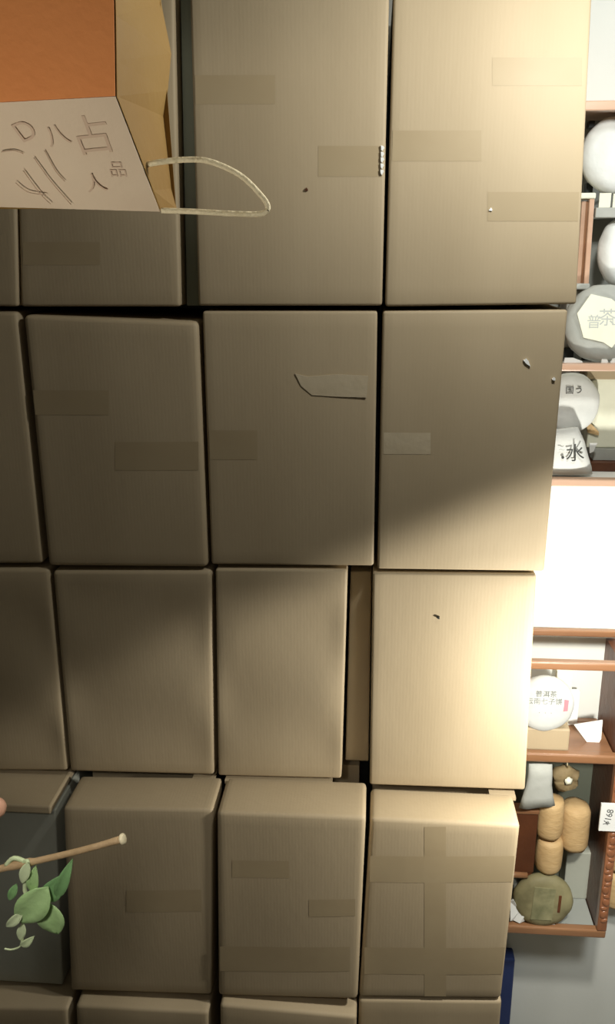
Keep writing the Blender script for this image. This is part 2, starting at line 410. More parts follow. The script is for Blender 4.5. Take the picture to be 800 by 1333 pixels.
def tea_cake(label, cx, cy, rpx, Y, m, bottom=None, thick=0.30, tilt=0.10, turn=0.0, lab=None, cat='tea cake', group=None, seed=0, name='tea_cake', sx=1.0):
    c = at(cx, cy, Y); r = rpx/F*(c - Vector((0, 0, CZ))).length
    cz = c.z if bottom is None else bottom + r*math.cos(tilt) + r*thick*0.4*math.sin(tilt)
    n = Vector((math.sin(turn), -math.cos(turn)*math.cos(tilt), math.sin(tilt)))
    org = Vector((c.x, Y, cz - r))
    M = frame(Vector((c.x, Y, cz)), n) @ Matrix.Diagonal((sx, 1, 1, 1))
    t = r*thick; prof = [(0.05*r, -t*0.8), (0.5*r, -t*0.86), (0.86*r, -t*0.7), (0.97*r, -t*0.35), (r, 0), (0.98*r, t*0.35), (0.90*r, t*0.72), (0.72*r, t*0.93), (0.4*r, t*1.02), (0.04*r, t*1.04)]
    bm = bmesh.new(); lathe_bm(bm, prof, M, 44, 0.006, 22, r*0.03, seed)
    o = obj(name, bm, m, smooth=True, origin=org); tag(o, label, cat, group)
    return o, M, r, t
def patch(parent, M, pts, h, m, name='label', lift=0.0008):
    """thin paper patch on a cake's face; pts in cake radii units already scaled"""
    bm = bmesh.new(); vs_ = [bm.verts.new(M @ Vector((x, y, h+lift))) for x, y in pts]
    f = bm.faces.new(vs_); e = bmesh.ops.extrude_face_region(bm, geom=[f])
    d = (M.to_3x3() @ Vector((0, 0, 1))).normalized()*0.0016
    for v in [g for g in e['geom'] if isinstance(g, bmesh.types.BMVert)]: v.co -= d
    return obj(name, bm, m, parent, origin=M @ Vector((0, 0, h)))

# top right cake on a black plate stand, above a wooden tier
z_led = Zf(268)
tier = empty('display_riser', (0.33, 1.39, zm+0.003)); tag(tier, 'small wooden riser with a tilted reddish frame, behind the cream labelled cake', 'riser')
def leaning_bar(name, p0, p1, wd, dp, m, parent):
    bm = bmesh.new(); d = Vector((wd/2, 0, 0)); e = Vector((0, dp, 0))
    v = [bm.verts.new(p) for p in (p0-d, p0+d, p0+d+e, p0-d+e, p1-d, p1+d, p1+d+e, p1-d+e)]
    for f in ((0,1,2,3),(7,6,5,4),(0,4,5,1),(1,5,6,2),(2,6,7,3),(3,7,4,0)): bm.faces.new([v[i] for i in f])
    bmesh.ops.bevel(bm, geom=list(bm.edges), offset=0.0012, segments=2, profile=0.5, affect='EDGES')
    return obj(name, bm, m, parent, origin=(p0+p1)/2)
YR = 1.375
leaning_bar('post', at(770.5, 258, YR), at(762.5, 372, YR), 0.0075, 0.02, WOOD_P, tier)
leaning_bar('post', at(760, 262, YR+0.006), at(752.5, 372, YR+0.006), 0.0065, 0.02, WOOD_P, tier)
leaning_bar('infill_panel', at(765, 262, YR+0.009), at(757.5, 371, YR+0.009), 0.010, 0.006, WOOD, tier)
block('cap', (Xf(754, 256, YR), YR-0.002, at(765, 259, YR).z), (Xf(775, 256, YR), YR+0.03, at(765, 251, YR).z), PAPER_Y, tier, 0.002)
block('foot', (Xf(748, 372, YR), YR-0.002, at(758, 377, YR).z), (Xf(767, 372, YR), YR+0.03, at(758, 369, YR).z), PAPER_G, tier, 0.002)
block('base_block', (Xf(742, 376, YR), YR+0.017, zm+0.0031), (Xf(768, 376, YR), YR+0.07, at(758, 377.5, YR).z), PAPER_G, tier, 0.002)
block('small_ledge', (Xf(776, 270, YR), YR+0.003, at(790, 283, YR).z), (0.56, YW-0.0045, at(790, 270, YR).z), PAPER_G, up, 0.001)
cd = block('name_card', (Xf(780.5, 260, YR), YR+0.004, at(788, 269.8, YR).z), (Xf(795.5, 260, YR), YR+0.006, at(788, 251, YR).z), PAPER_Y)
tag(cd, 'small blank white card on the ledge under the topmost round cake', 'card')
cd = block('name_card', (Xf(798.5, 260, YR), YR+0.004, at(800, 269.8, YR).z), (Xf(815, 260, YR), YR+0.006, at(800, 252, YR).z), PAPER_Y)
tag(cd, 'white card at the right picture edge, beside the small blank card on the ledge', 'card')
u1 = tea_cake('white round wrapped cake held by black clips, topmost on the upper shelf', 805, 202, 43, 1.395, PAPER, seed=1)
ps = empty('plate_stand', at(800, 250, 1.41)); tag(ps, 'black clip stand behind the topmost white cake', 'stand')
for (x0, y0, x1, y1, yy) in ((765.5, 157, 774.5, 167, 1.414), (762, 238, 772, 252, 1.414)):
    a_, b_ = at(x0, y1, yy), at(x1, y0, yy)
    block('clip', (a_.x, yy, a_.z), (b_.x, yy+0.016, b_.z), BLACK, ps, 0.001)
bm = bmesh.new(); cc = at(805, 202, 1.427)
tube_bm(bm, [cc + Vector((0.052*math.cos(a), 0.004, 0.052*math.sin(a))) for a in [2*math.pi*k/24 for k in range(25)]], 0.0018, 6)
obj('back_ring', bm, BLACK, ps, True, origin=cc)
bm = bmesh.new(); tube_bm(bm, [at(805, 246, 1.430), at(805, 269, 1.436)], 0.002, 6); obj('leg', bm, BLACK, ps, True, origin=at(805, 258, 1.425))
u3 = tea_cake('pale oval cake at the right picture edge, between two larger round cakes', 807, 329, 39, 1.41, PAPER, turn=0.5, seed=2, sx=0.8, thick=0.34)
# large round cake in front with a cream label
u4 = tea_cake('large grey white round cake with a cream angular label, above the middle rail', 783, 427, 46, 1.368, PAPER_G, bottom=zm+0.004, seed=3, thick=0.22)
o, M, r, t = u4
lb = patch(o, M, [(-0.72*r,0.25*r),(-0.40*r,0.74*r),(0.12*r,0.62*r),(0.62*r,0.25*r),(0.50*r,-0.20*r),(0.22*r,-0.62*r),(0.0,-0.48*r),(-0.52*r,-0.36*r)], t*1.10, PAPER_Y)
lb['label'] = 'cream angular label'
for k, (bx, by, sz, ch) in enumerate(((-0.28, 0.02, 0.5, '普'), (0.05, 0.12, 0.62, '茶'), (0.30, 0.05, 0.4, '山'))):
    text(ch, r*sz*0.75, M @ Matrix.Translation((bx*r, by*r, t*1.10+0.0010)), INK_F, o)
bm = bmesh.new(); d0 = at(789, 388, 1.368)
v = [bm.verts.new(p) for p in (at(777, 394, 1.372), at(791, 378, 1.372), at(793, 394, 1.372), at(786, 398, 1.372))]
f = bm.faces.new(v); e = bmesh.ops.extrude_face_region(bm, geom=[f])
for q in [g for g in e['geom'] if isinstance(g, bmesh.types.BMVert)]: q.co.y += 0.002
obj('paper_fold', bm, PAPER, o, origin=d0)
pst = empty('plate_stand', at(760, 468, 1.37)); tag(pst, 'black foot of a plate stand at the lower left of the cream labelled cake', 'stand')
block('foot', (Xf(733, 464, 1.385), 1.385, zm+0.0031), (Xf(746, 464, 1.385), 1.40, at(740, 453, 1.385).z), BLACK, pst, 0.001)
block('back_bar', (Xf(733, 464, 1.395), 1.4005, zm+0.0031), (Xf(800, 464, 1.395), 1.406, zm+0.012), BLACK, pst, 0.001)
def slip(label, pts, Y, m, th=0.003, name='paper_slip', cat='paper', bend=0.0):
    bm = bmesh.new(); v = []
    for i, (x, y) in enumerate(pts): v.append(bm.verts.new(at(x, y, Y + bend*((i % 2)*2-1))))
    f = bm.faces.new(v); e = bmesh.ops.extrude_face_region(bm, geom=[f])
    for q in [g for g in e['geom'] if isinstance(g, bmesh.types.BMVert)]: q.co.y += th
    bmesh.ops.triangulate(bm, faces=[f for f in bm.faces if len(f.verts) > 4])
    c = Vector((0, 0, 0)); n_ = 0
    for q in bm.verts: c += q.co; n_ += 1
    c /= n_; c.z = min(q.co.z for q in bm.verts)
    o = obj(name, bm, m, origin=c); tag(o, label, cat); return o
slip('white folded paper lying on the middle rail, left of the cream labelled cake', [(733, 474), (735, 466), (746, 466), (757, 470), (760, 474.3)], 1.352, CARD, 0.004)
slip('small white paper scrap on the middle rail, right of the cream labelled cake', [(782, 473.8), (783, 467.5), (790, 468), (792, 473.8)], 1.352, CARD, 0.004)
slip('white paper scrap cut by the right picture edge, on the middle rail', [(793, 474), (797, 467), (812, 466), (812, 474)], 1.353, CARD, 0.004)
# lower compartment of the upper shelf
u5 = tea_cake('grey blue wrapped cake with black characters, just under the middle rail', 739, 525, 38, 1.400, PAPER, thick=0.25, seed=4, tilt=0.02)
o, M, r, t = u5
for ch, x, y, s_, mm in (('(', 727, 508, 9, INK_F), ('国', 741, 508.5, 10, INK), ('う', 753, 508, 10, INK)):
    p = M.inverted() @ at(x, y, 1.400 - t)
    text(ch, s_*0.00135, M @ Matrix.Translation((p.x, p.y, t*1.03+0.0005)), mm, o)
p = M.inverted() @ at(768, 521, 1.400 - t)
st = patch(o, M, [(p.x-0.003, p.y-0.011), (p.x+0.003, p.y-0.009), (p.x+0.003, p.y+0.010), (p.x-0.002, p.y+0.011)], t*0.72, INK_F, 'stamp', 0.001); st['label'] = 'grey oblong stamp mark'
# flared white paper pouch with a brush character
def pouch(label, left, right, Y, depth, m, name, zfloor, n=10, cat='tea pouch', wav=0.0016):
    """soft packet: left / right are outlines [(x, y)...] from top to bottom"""
    bm = bmesh.new(); G = []
    for (l, r_) in zip(left, right):
        a_, b_ = at(l[0], l[1], Y), at(r_[0], r_[1], Y); row = []
        for i in range(n+1):
            u = i/n; q = a_*(1-u)+b_*u
            s = math.sqrt(max(0, 1-(2*u-1)**2))
            row.append((q, s))
        G.append(row)
    zmin = min(q.z for q, s in G[-1]); sh = zfloor - zmin if zfloor is not None else 0
    F_, B_ = [], []
    for j, row in enumerate(G):
        k = 0.25 + 0.75*math.sin(math.pi*min(1, (j+0.4)/(len(G)-0.2))*0.9)
        fr, br_ = [], []
        for i, (q, s) in enumerate(row):
            wv = wav*noise.noise(q*45)
            zz = q.z + sh*(j/(len(G)-1))
            fr.append(bm.verts.new((q.x, q.y - depth/2*s*k - 0.001 + wv, zz)))
            br_.append(bm.verts.new((q.x, q.y + depth/2*s*k + 0.001, zz)))
        F_.append(fr); B_.append(br_)
    for j in range(len(G)-1):
        for i in range(n):
            bm.faces.new((F_[j][i], F_[j+1][i], F_[j+1][i+1], F_[j][i+1]))
            bm.faces.new((B_[j][i], B_[j][i+1], B_[j+1][i+1], B_[j+1][i]))
        bm.faces.new((F_[j][0], B_[j][0], B_[j+1][0], F_[j+1][0])); bm.faces.new((F_[j][n], F_[j+1][n], B_[j+1][n], B_[j][n]))
    bm.faces.new(F_[0] + B_[0][::-1]); bm.faces.new(F_[-1][::-1] + B_[-1])
    c = at((left[0][0]+right[0][0])/2, left[0][1], Y); c.z = min(v.co.z for v in bm.verts)
    o = obj(name, bm, m, smooth=True, origin=c); tag(o, label, cat); return o
pw = pouch('flared white paper pouch with a grey brush character, left on the bottom rail', [(716, 560), (712, 575), (704, 595), (696, 612), (690, 621)], [(752, 556), (760, 575), (765, 595), (769, 610), (770, 621)], 1.362, 0.022, PAPER, 'paper_pouch', zb+0.0064)
yy = 1.362 - 0.0125
def flat_text(ch, x, y, Y, px_, m, parent, rot=0.0):
    p = at(x, y, Y)
    s_ = px_/F*(p-Vector((0, 0, CZ))).length*1.25
    return text(ch, s_, frame(p, Vector((0, -1, 0))) @ Matrix.Rotation(rot, 4, 'Z'), m, parent)
flat_text('水', 748, 591, yy-0.0025, 19, INK, pw, 0.08)
flat_text('~', 731, 585, yy-0.0025, 10, INK_F, pw); flat_text('•', 732, 596, yy-0.0025, 12, INK, pw)
# kraft carton and grey boxes behind
kb = empty('open_kraft_box', Vector((Xf(800, 600, 1.42), 1.425, Zf(612, 780, 1.40)))); tag(kb, 'cream kraft box with a torn corner, right of the black lettered cake', 'box')
block('body', (Xf(764, 560, 1.42), 1.415, at(790, 583, 1.415).z), (0.46, 1.462, at(790, 486, 1.415).z), PAPER_Y, kb, 0.002)
bm = bmesh.new(); v = [bm.verts.new(p) for p in (at(763, 546, 1.412), at(779, 562, 1.410), at(779, 567, 1.410), at(764, 563, 1.412))]
f = bm.faces.new(v); e = bmesh.ops.extrude_face_region(bm, geom=[f])
for q in [g for g in e['geom'] if isinstance(g, bmesh.types.BMVert)]: q.co.y += 0.0025
fl = obj('torn_flap', bm, BAMBOO, kb, origin=at(772, 560, 1.412)); fl['label'] = 'brown torn flap corner'
block('lid_edge', (Xf(764, 490, 1.41), 1.411, at(790, 494, 1.411).z), (0.462, 1.464, at(790, 481, 1.411).z), KRAFT_EDGE, kb, 0.001)
gb = block('flat_grey_box', (Xf(772, 590, 1.41), 1.41, at(785, 599, 1.41).z), (0.45, 1.46, at(785, 583.5, 1.415).z), PAPER_G)
tag(gb, 'flat grey box under the cream kraft box', 'box')
db = block('dark_wood_block', (Xf(768, 604, 1.40), 1.395, zb+0.0041), (0.47, 1.462, at(785, 599.6, 1.41).z), WOOD_D, None, 0.001)
tag(db, 'dark wooden block under the flat grey box, upper shelf', 'block')
slip('tiny white paper leaning between the pouch and the flat grey box', [(767, 590), (767, 577), (777, 577), (772, 588)], 1.39, CARD, 0.003)

# ------------------------------------------------------------------ lower shelf cabinet
YL = 1.332
zt2, zm2, zb2 = Zf(868, 745, YL), Zf(988.5, 745, YL), Zf(1215, 745, YL)
xr_ = Xf(786, 1218, YL)+0.003
lo = empty('carved_wall_shelf', (0.36, 1.40, zb2-0.008)); tag(lo, 'lower red brown carved wall shelf holding woven tea bundles, right of the stack', 'shelf')
XL2 = 0.2585
for nm, z, h in (('top_front_rail', zt2, 0.0075), ('middle_front_rail', zm2, 0.0085), ('bottom_front_rail', zb2, 0.0085)):
    block(nm, (XL2 if z > 0.6 else 0.245, YL, z-h), (xr_, YL+0.016, z+h), WOOD, lo, 0.003)
zbk = at(745, 824.5, YW-0.012).z
block('top_back_rail', (XL2, YW-0.014, zbk-0.006), (xr_-0.002, YW-0.001, zbk+0.006), WOOD, lo, 0.002)
block('middle_back_rail', (XL2, YW-0.016, zm2-0.010), (xr_-0.018, YW-0.001, zm2+0.004), WOOD, lo, 0.002)
block('middle_board', (XL2, YL+0.0165, zm2-0.002), (xr_-0.0185, YW-0.0165, zm2+0.003), WOOD, lo)
block('bottom_board', (0.245, YL+0.0165, zb2-0.007), (xr_-0.018, YW-0.001, zb2+0.003), BACKG, lo)  # compartment's dimness put into the grey
block('back_panel', (0.245, YW-0.004, zb2+0.0032), (xr_-0.0162, YW-0.0008, zm2-0.0102), BACK_SHADE, lo)  # added panel, its dark colour stands for shade in the compartment
block('right_post', (xr_-0.0175, YL-0.001, zb2+0.009), (xr_, YL+0.015, zm2-0.009), WOOD_V, lo, 0.002)
block('right_post', (xr_-0.0175, YL-0.001, zm2+0.009), (xr_, YL+0.015, zt2-0.008), WOOD_V, lo, 0.002)
block('right_side_panel', (xr_-0.0165, YL+0.0155, zb2-0.007), (xr_-0.001, YW-0.0008, zt2-0.009), WOOD_D, lo)
block('left_side_panel', (XL2-0.016, YL+0.0, zm2-0.008), (XL2-0.0005, YW-0.001, zt2+0.007), WOOD_V, lo)
bm = bmesh.new(); z = zm2-0.016; k = 0
while z > zb2+0.02:
    c = Vector((xr_-0.00875 + 0.0018*math.sin(k*1.9), YL-0.0012, z))
    r1 = bmesh.ops.create_icosphere(bm, subdivisions=2, radius=1.0, matrix=Matrix.Translation(c) @ Matrix.Rotation(0.5*math.sin(k*2.3), 4, 'Y') @ Matrix.Diagonal((0.0068, 0.0020, 0.0090 if k % 2 else 0.0045, 1)))
    z -= 0.0135; k += 1
cv = obj('carving', bm, WOOD_V, lo, True, origin=Vector((xr_-0.009, YL-0.001, (zm2+zb2)/2))); cv['label'] = 'row of carved scrolls on the right post'
bm = bmesh.new()
tube_bm(bm, [Vector((xr_-0.009, YL-0.003, zm2+0.012)), Vector((xr_-0.009, YL-0.003, zt2-0.010))], 0.004, 8)
obj('moulding', bm, WOOD_V, lo, True, origin=Vector((xr_-0.009, YL, zm2+0.05)))
# price tag on the right post
p0, p1 = at(778.5, 1081, YL-0.008), at(806, 1047, YL-0.008)
tg = block('price_tag', (p0.x, YL-0.009, p0.z), (p1.x, YL-0.0048, p1.z), CARD); tag(tg, 'white price tag with sideways writing on the carved right post', 'tag')
flat_text('¥168', 792, 1064, YL-0.0092, 8.5, INK, tg, R(82)); 
# upper compartment: white cake with a red stamp
l1 = tea_cake('white round cake with a red stamp, on the middle shelf of the lower wall unit', 708, 913, 36, 1.362, PAPER_S, thick=0.25, seed=6, bottom=at(708, 949, 1.362).z)
o, M, r, t = l1
for k, (ln, yy_, x0) in enumerate((('普洱茶', 0.42, 0.0), ('云南七子饼', 0.16, -0.05), ('·  ·  ·', -0.25, 0.0))):
    text(ln, r*0.24, M @ Matrix.Translation((x0*r, yy_*r, t*1.03+0.0008)), INK_P, o)
rs = patch(o, M, [(0.60*r,-0.18*r),(0.74*r,-0.16*r),(0.76*r,0.22*r),(0.62*r,0.24*r)], t*0.94, RED, 'stamp'); rs['label'] = 'small red stamp'
zg = zm2+0.003
kb2 = block('kraft_tea_box', (XL2+0.001, 1.352, zg+0.0001), (Xf(741, 962, 1.352), 1.437, at(708, 948.5, 1.352).z), KRAFT, None, 0.003)
tag(kb2, 'tan box under the red stamped white cake, on the middle shelf', 'box')
wb = block('white_tea_box', (Xf(748, 905, 1.40), 1.440, zg+0.0001), (Xf(761, 905, 1.40)+0.002, 1.452, at(755, 901, 1.44).z), CARD, None, 0.001)
tag(wb, 'small white upright box right of the red stamped cake', 'box')
tb = block('tan_tea_box', (Xf(722, 905, 1.44)+0.0, 1.4385, zg+0.0001), (Xf(743, 905, 1.44), 1.4525, at(735, 874, 1.44).z), PAPER_Y, None, 0.001)
tag(tb, 'cream upright box behind the red stamped cake', 'box')
slip('white paper triangle standing on the middle shelf, right of the tan box', [(747, 944), (784, 938), (782, 962), (773, 979)], 1.385, CARD, 0.003)
# lower compartment -----------------------------------------------------
zfl = zb2 + 0.003
pk = pouch('grey white paper packet hanging below the middle rail, over the woven bundles', [(688, 994), (687, 1008), (684, 1024), (679, 1038), (675, 1052)], [(718.5, 995), (718.5, 1008), (718, 1022), (719.5, 1036), (722, 1048)], 1.334, 0.012, PAPER_G, 'paper_packet', None, wav=0.003, cat='packet')
bm = bmesh.new()
M_ = frame(at(737, 1014, 1.365), Vector((0.25, -1, 0.1)))
lathe_bm(bm, [(0.002, -0.012), (0.02, -0.012), (0.026, -0.004), (0.023, 0.004), (0.012, 0.009), (0.002, 0.006)], M_, 26, 0.05, 5, 0.009, 5)
db_ = obj('dried_tea_bundle', bm, DRIED, smooth=True, origin=at(737, 1030, 1.365)); tag(db_, 'crumpled dried leaf bundle hanging right of the grey packet', 'tea bundle')
bm = bmesh.new(); lathe_bm(bm, [(0.001, 0), (0.006, 0.0), (0.0075, 0.003), (0.002, 0.006)], frame(at(739, 1016, 1.354), Vector((0.2, -1, 0.2))), 14, 0.12, 5)  # bundle's highlight, painted as a small pale raised spot
hl = obj('highlight', bm, PAPER_Y, db_, True, origin=at(739, 1016, 1.354)); hl['label'] = 'pale painted highlight'
bm = bmesh.new(); tube_bm(bm, [at(738, 1000, 1.366), at(738, 990, 1.350)], 0.0012, 6); obj('string', bm, CORD, db_, True, origin=at(738, 1000, 1.366))
def bundle(label, x0, y0, x1, y1, Y, seed, group='woven bamboo tea bundles in the lower shelf', bottom=None):
    """short woven drum: pixel box of its side"""
    a_, b_ = at(x0, (y0+y1)/2, Y), at(x1, (y0+y1)/2, Y)
    r = (b_.x-a_.x)/2; top = at((x0+x1)/2, y0, Y).z; bot = at((x0+x1)/2, y1, Y).z if bottom is None else bottom
    h = top-bot; c = Vector(((a_.x+b_.x)/2, Y+r*0.9, bot))
    bm = bmesh.new()
    lathe_bm(bm, [(r*0.5, 0), (r*0.86, 0.001), (r*0.97, h*0.1), (r, h*0.3), (r*1.0, h*0.6), (r*0.96, h*0.84), (r*0.84, h*0.96), (r*0.45, h)], Matrix.Translation(c), 36, 0.006, 18, 0.0012, seed)
    o = obj('bamboo_tea_bundle', bm, BAMBOO, smooth=True, origin=c); tag(o, label, 'tea bundle', group)
    return o
st_ = empty('wooden_stand', at(690, 1140, 1.355)); tag(st_, 'small dark carved wooden stand left of the woven bundles', 'stand')
xa, xb = 0.2450, Xf(701, 1060, 1.352)
zs1, zs0 = at(688, 1055, 1.352).z, at(688, 1140, 1.352).z
block('top_bar', (xa, 1.352, zs1-0.009), (xb+0.001, 1.375, zs1), WOOD, st_, 0.002)
block('carved_panel', (xa, 1.356, zs0+0.004), (xb, 1.372, zs1-0.0092), WOOD_D, st_, 0.001)
bm = bmesh.new(); tube_bm(bm, [Vector((xa, 1.353, zs0)), Vector((Xf(686, 1140, 1.352), 1.353, zs0))], [0.0062, 0.0055], 12); obj('scroll_foot', bm, WOOD, st_, True, origin=Vector((xa, 1.353, zs0)))
block('leg', (xa+0.002, 1.358, zfl+0.0001), (xa+0.014, 1.370, zs0+0.0038), WOOD_D, st_); block('leg', (xb-0.014, 1.358, zfl+0.0001), (xb-0.002, 1.370, zs0+0.0038), WOOD_D, st_)
bundle('upper woven bamboo drum, on top of the lower left drum and under the grey packet', 701, 1048, 737, 1096, 1.345, 1)
bundle('largest woven bamboo drum, right of the other two in the lower shelf', 731, 1056, 771, 1112, 1.360, 2)
bundle('lower left woven bamboo drum, just above the olive printed cake', 699, 1099, 735, 1140, 1.345, 3)
dk = block('dark_wood_box', (Xf(736, 1130, 1.42), 1.42, zfl+0.0001), (Xf(768, 1130, 1.42), 1.46, at(750, 1110, 1.42).z), GREYCARD, None, 0.002); tag(dk, 'dark box in shade below the largest woven drum', 'box')
l5 = tea_cake('olive printed round cake with a square label, at the bottom of the lower shelf', 706, 1170, 34, 1.352, OLIVE, thick=0.28, seed=8, tilt=0.05)
o, M, r, t = l5
q = patch(o, M, [(-0.42*r,-0.6*r),(0.28*r,-0.6*r),(0.34*r,0.62*r),(-0.36*r,0.66*r)], t*1.02, OLIVE_L); q['label'] = 'mottled greenish square label'
q = patch(o, M, [(0.44*r,-0.28*r),(0.53*r,-0.28*r),(0.55*r,0.36*r),(0.46*r,0.36*r)], t*0.99, WOOD_D, 'dark_bar'); q['label'] = 'dark upright printed bar'
bm = bmesh.new(); pr = []
pts_c = [(664,1199),(664,1174),(668,1172),(676,1186),(684,1190),(684,1198),(676,1202),(668,1198)]
slip('crumpled bright white paper scrap at the left end of the bottom rail', pts_c, 1.340, CARD, 0.004, bend=0.002)
bm.free()
slip('flat white paper lying under the olive printed cake', [(694,1204),(696,1198),(712,1196),(721,1198),(722,1205)], 1.342, PAPER, 0.006)
# neighbouring bamboo bundles, half out of the frame
for k, (lab, y0, y1) in enumerate((('upper woven bundle at the right picture edge beyond the carved post', 1082, 1138), ('lower woven bundle at the right picture edge beyond the carved post', 1142, 1186))):
    bundle(lab, 791 - k*4, y0, 830 - k*4, y1, 1.405, 10+k, 'woven bundles hanging beyond the carved post')
bm = bmesh.new(); tube_bm(bm, [at(812, 1082, 1.42), at(822, 880, 1.465)], 0.0012, 6)
tag(obj('hanging_cord', bm, CORD, None, True, origin=at(812, 1082, 1.42)), 'thin cord carrying the woven bundles at the right picture edge', 'cord')

# blue folder standing by the wall, bottom right
bf = block('blue_folder', (0.25, 1.428, 0.0), (at(667, 1290, 1.428).x, 1.462, at(660, 1249, 1.428).z), BLUE, None, 0.004)
tag(bf, 'blue plastic folder standing on the floor right of the lowest cartons', 'folder')

# ------------------------------------------------------------------ paper bag, upside down at the top left
def solid(name, quads, m, parent, th=0.0006, org=None):
    bm = bmesh.new(); cache = {}
    def V(p):
        k = tuple(round(c, 6) for c in p)
        if k not in cache: cache[k] = bm.verts.new(p)
        return cache[k]
    for q in quads: bm.faces.new([V(p) for p in q])
    bmesh.ops.recalc_face_normals(bm, faces=bm.faces)
    bmesh.ops.solidify(bm, geom=list(bm.faces), thickness=th)
    c = Vector((0, 0, 0))
    for v in bm.verts: c += v.co
    c /= len(bm.verts)
    return obj(name, bm, m, parent, origin=c)
BF, BB = 0.72, 0.84
rim_r, rim_l = at(208, 275, 0.79), at(-170, 264, 0.79)
fe = [at(146, -70, BF), at(148.5, 20, BF), at(150, 125, BF)]                 # right front edge, downward
fl_ = [at(-190, -60, BF), at(-190, 35, BF), at(-190, 143, BF)]
be = [at(203, -70, BB), at(209, 5, BB), at(222, 70, BB-0.004), at(217.5, 118, BB-0.008), at(213, 152, BB-0.01), at(225, 245, BB-0.012), at(229, 272, BB-0.02)]
fe2 = [fe[0], fe[1], fe[1]*0.45+fe[2]*0.55, fe[2], fe[2]*0.8+rim_r*0.2, fe[2]*0.2+rim_r*0.8, rim_r]
bag = empty('paper_bag', (fe[2]*0.5 + fl_[2]*0.5)); bag.location.z = rim_r.z
tag(bag, 'upside down orange and mustard paper gift bag with a cord handle, top left', 'bag')
nX = 6
def lerp(a, b, t): return a*(1-t)+b*t
fp = []
for a, b, c, d in ((fl_[0], fe[0], fe[1], fl_[1]), (fl_[1], fe[1], fe[2], fl_[2])):
    fp.append((a, b, c, d))
solid('front_panel', fp, ORANGE, bag)
lp_ = []
for k in range(nX):
    for j in range(4):
        def Q(u, v):
            p = lerp(lerp(fl_[2], fe[2], u), lerp(rim_l, rim_r, u), v)
            return p
        lp_.append((Q(k/nX, j/4), Q((k+1)/nX, j/4), Q((k+1)/nX, (j+1)/4), Q(k/nX, (j+1)/4)))
band = solid('printed_band', lp_, BAGWHITE, bag); band['label'] = 'pale band with faint brown characters and strokes'
solid('side_gusset', [(fe2[k] + Vector((0.0007, 0.001, 0)), be[k], be[k+1], fe2[k+1] + Vector((0.0007, 0.001, 0))) for k in range(6)], YELLOW, bag)
bl_ = [at(-150, -70, BB), at(-150, 272, BB-0.02)]
solid('back_panel', [(be[0], bl_[0], bl_[1], be[6])], YELLOW, bag)
solid('left_gusset', [(fl_[0], bl_[0], bl_[1], rim_l), (fl_[0], rim_l, fl_[2])], YELLOW, bag)
solid('bag_base', [(fl_[0], fe[0], be[0], bl_[0])], ORANGE, bag)
bm = bmesh.new()
hp = spline([at(183, 216, 0.769), at(205, 211.5, 0.770), at(238, 208, 0.775), at(272, 210, 0.778), at(312, 228, 0.783), at(340, 255, 0.786), at(348.5, 270, 0.787), at(341, 278, 0.789), at(310, 278.5, 0.790), at(255, 275.5, 0.790), at(210, 274, 0.790)], 6)
tube_bm(bm, hp, 0.0024, 8)
hd = obj('handle', bm, CORD, bag, True, origin=at(270, 240, 1.11)); hd['label'] = 'twisted cream cord handle lying sideways'
# faint print on the band
nrm = (fe[2]-fl_[2]).cross(rim_r-fe[2]).normalized()
if nrm.y > 0: nrm = -nrm
def on_band(x, y, lift=0.0008):
    d = ray(x, y); o_ = Vector((0, 0, CZ)); base = fe[2] + nrm*lift
    t = (base-o_).dot(nrm)/d.dot(nrm); return o_ + d*t
for ch, x, y, px_, rot in (('占', 120, 180, 46, 0.1), ('D', 33, 172, 30, 0.35), ('八', 74, 178, 26, 0.2), ('品', 153, 222, 20, 0.0), ('人', 124, 240, 24, 0.1)):
    p = on_band(x, y); text(ch, px_/F*0.78*1.15, frame(p, nrm) @ Matrix.Rotation(rot, 4, 'Z'), PRINT, bag)
bm = bmesh.new()
for cps in ([(2,198),(18,196),(30,200)], [(44,205),(66,236),(92,266)], [(30,222),(52,252),(66,266)], [(58,196),(72,222),(84,236)], [(20,238),(36,250),(60,254)]):
    tube_bm(bm, spline([on_band(x, y, 0.0008) for x, y in cps], 4), 0.0005, 5)
obj('printed_strokes', bm, PRINT, bag, True, origin=on_band(45, 235))

# ------------------------------------------------------------------ cut stem with leaves, held by a hand at the left edge
YP = 0.55
sp = empty('leafy_cut_stem', at(40, 1245, YP)); tag(sp, 'cut brown stem with drooping green leaves, held sideways at the lower left', 'plant')
def leaf(base, tip, wpx, Y, m, fold=0.25, curl=0.15, name='leaf', roll=0.0):
    b, t_ = at(base[0], base[1], Y), at(tip[0], tip[1], Y + roll*0.01)
    ax = (t_-b); ln = ax.length; ax.normalize()
    side = ax.cross(Vector((0, -1, 0))).normalized(); nr = side.cross(ax).normalized()
    if nr.y > 0: nr = -nr
    wd = wpx/F*b.y*1.2/2
    bm = bmesh.new(); rows = []; n = 9
    for i in range(n+1):
        u = i/n; ww = wd*(math.sin(math.pi*min(1, u**0.8))**0.85 if 0 < u < 1 else 0.02)
        c = b + ax*ln*u + nr*(curl*ln*math.sin(math.pi*u)*0.5)
        rows.append([bm.verts.new(c + side*ww*k + nr*fold*ww*abs(k)*abs(k) + nr*0.0002*(1 if k == 0 else 0)) for k in (-1, -0.5, 0, 0.5, 1)])
    for i in range(n):
        for k in range(4): bm.faces.new((rows[i][k], rows[i][k+1], rows[i+1][k+1], rows[i+1][k]))
    bmesh.ops.recalc_face_normals(bm, faces=bm.faces)
    bmesh.ops.solidify(bm, geom=list(bm.faces), thickness=0.0004)
    return obj(name, bm, m, sp, True, origin=b)
bm = bmesh.new()
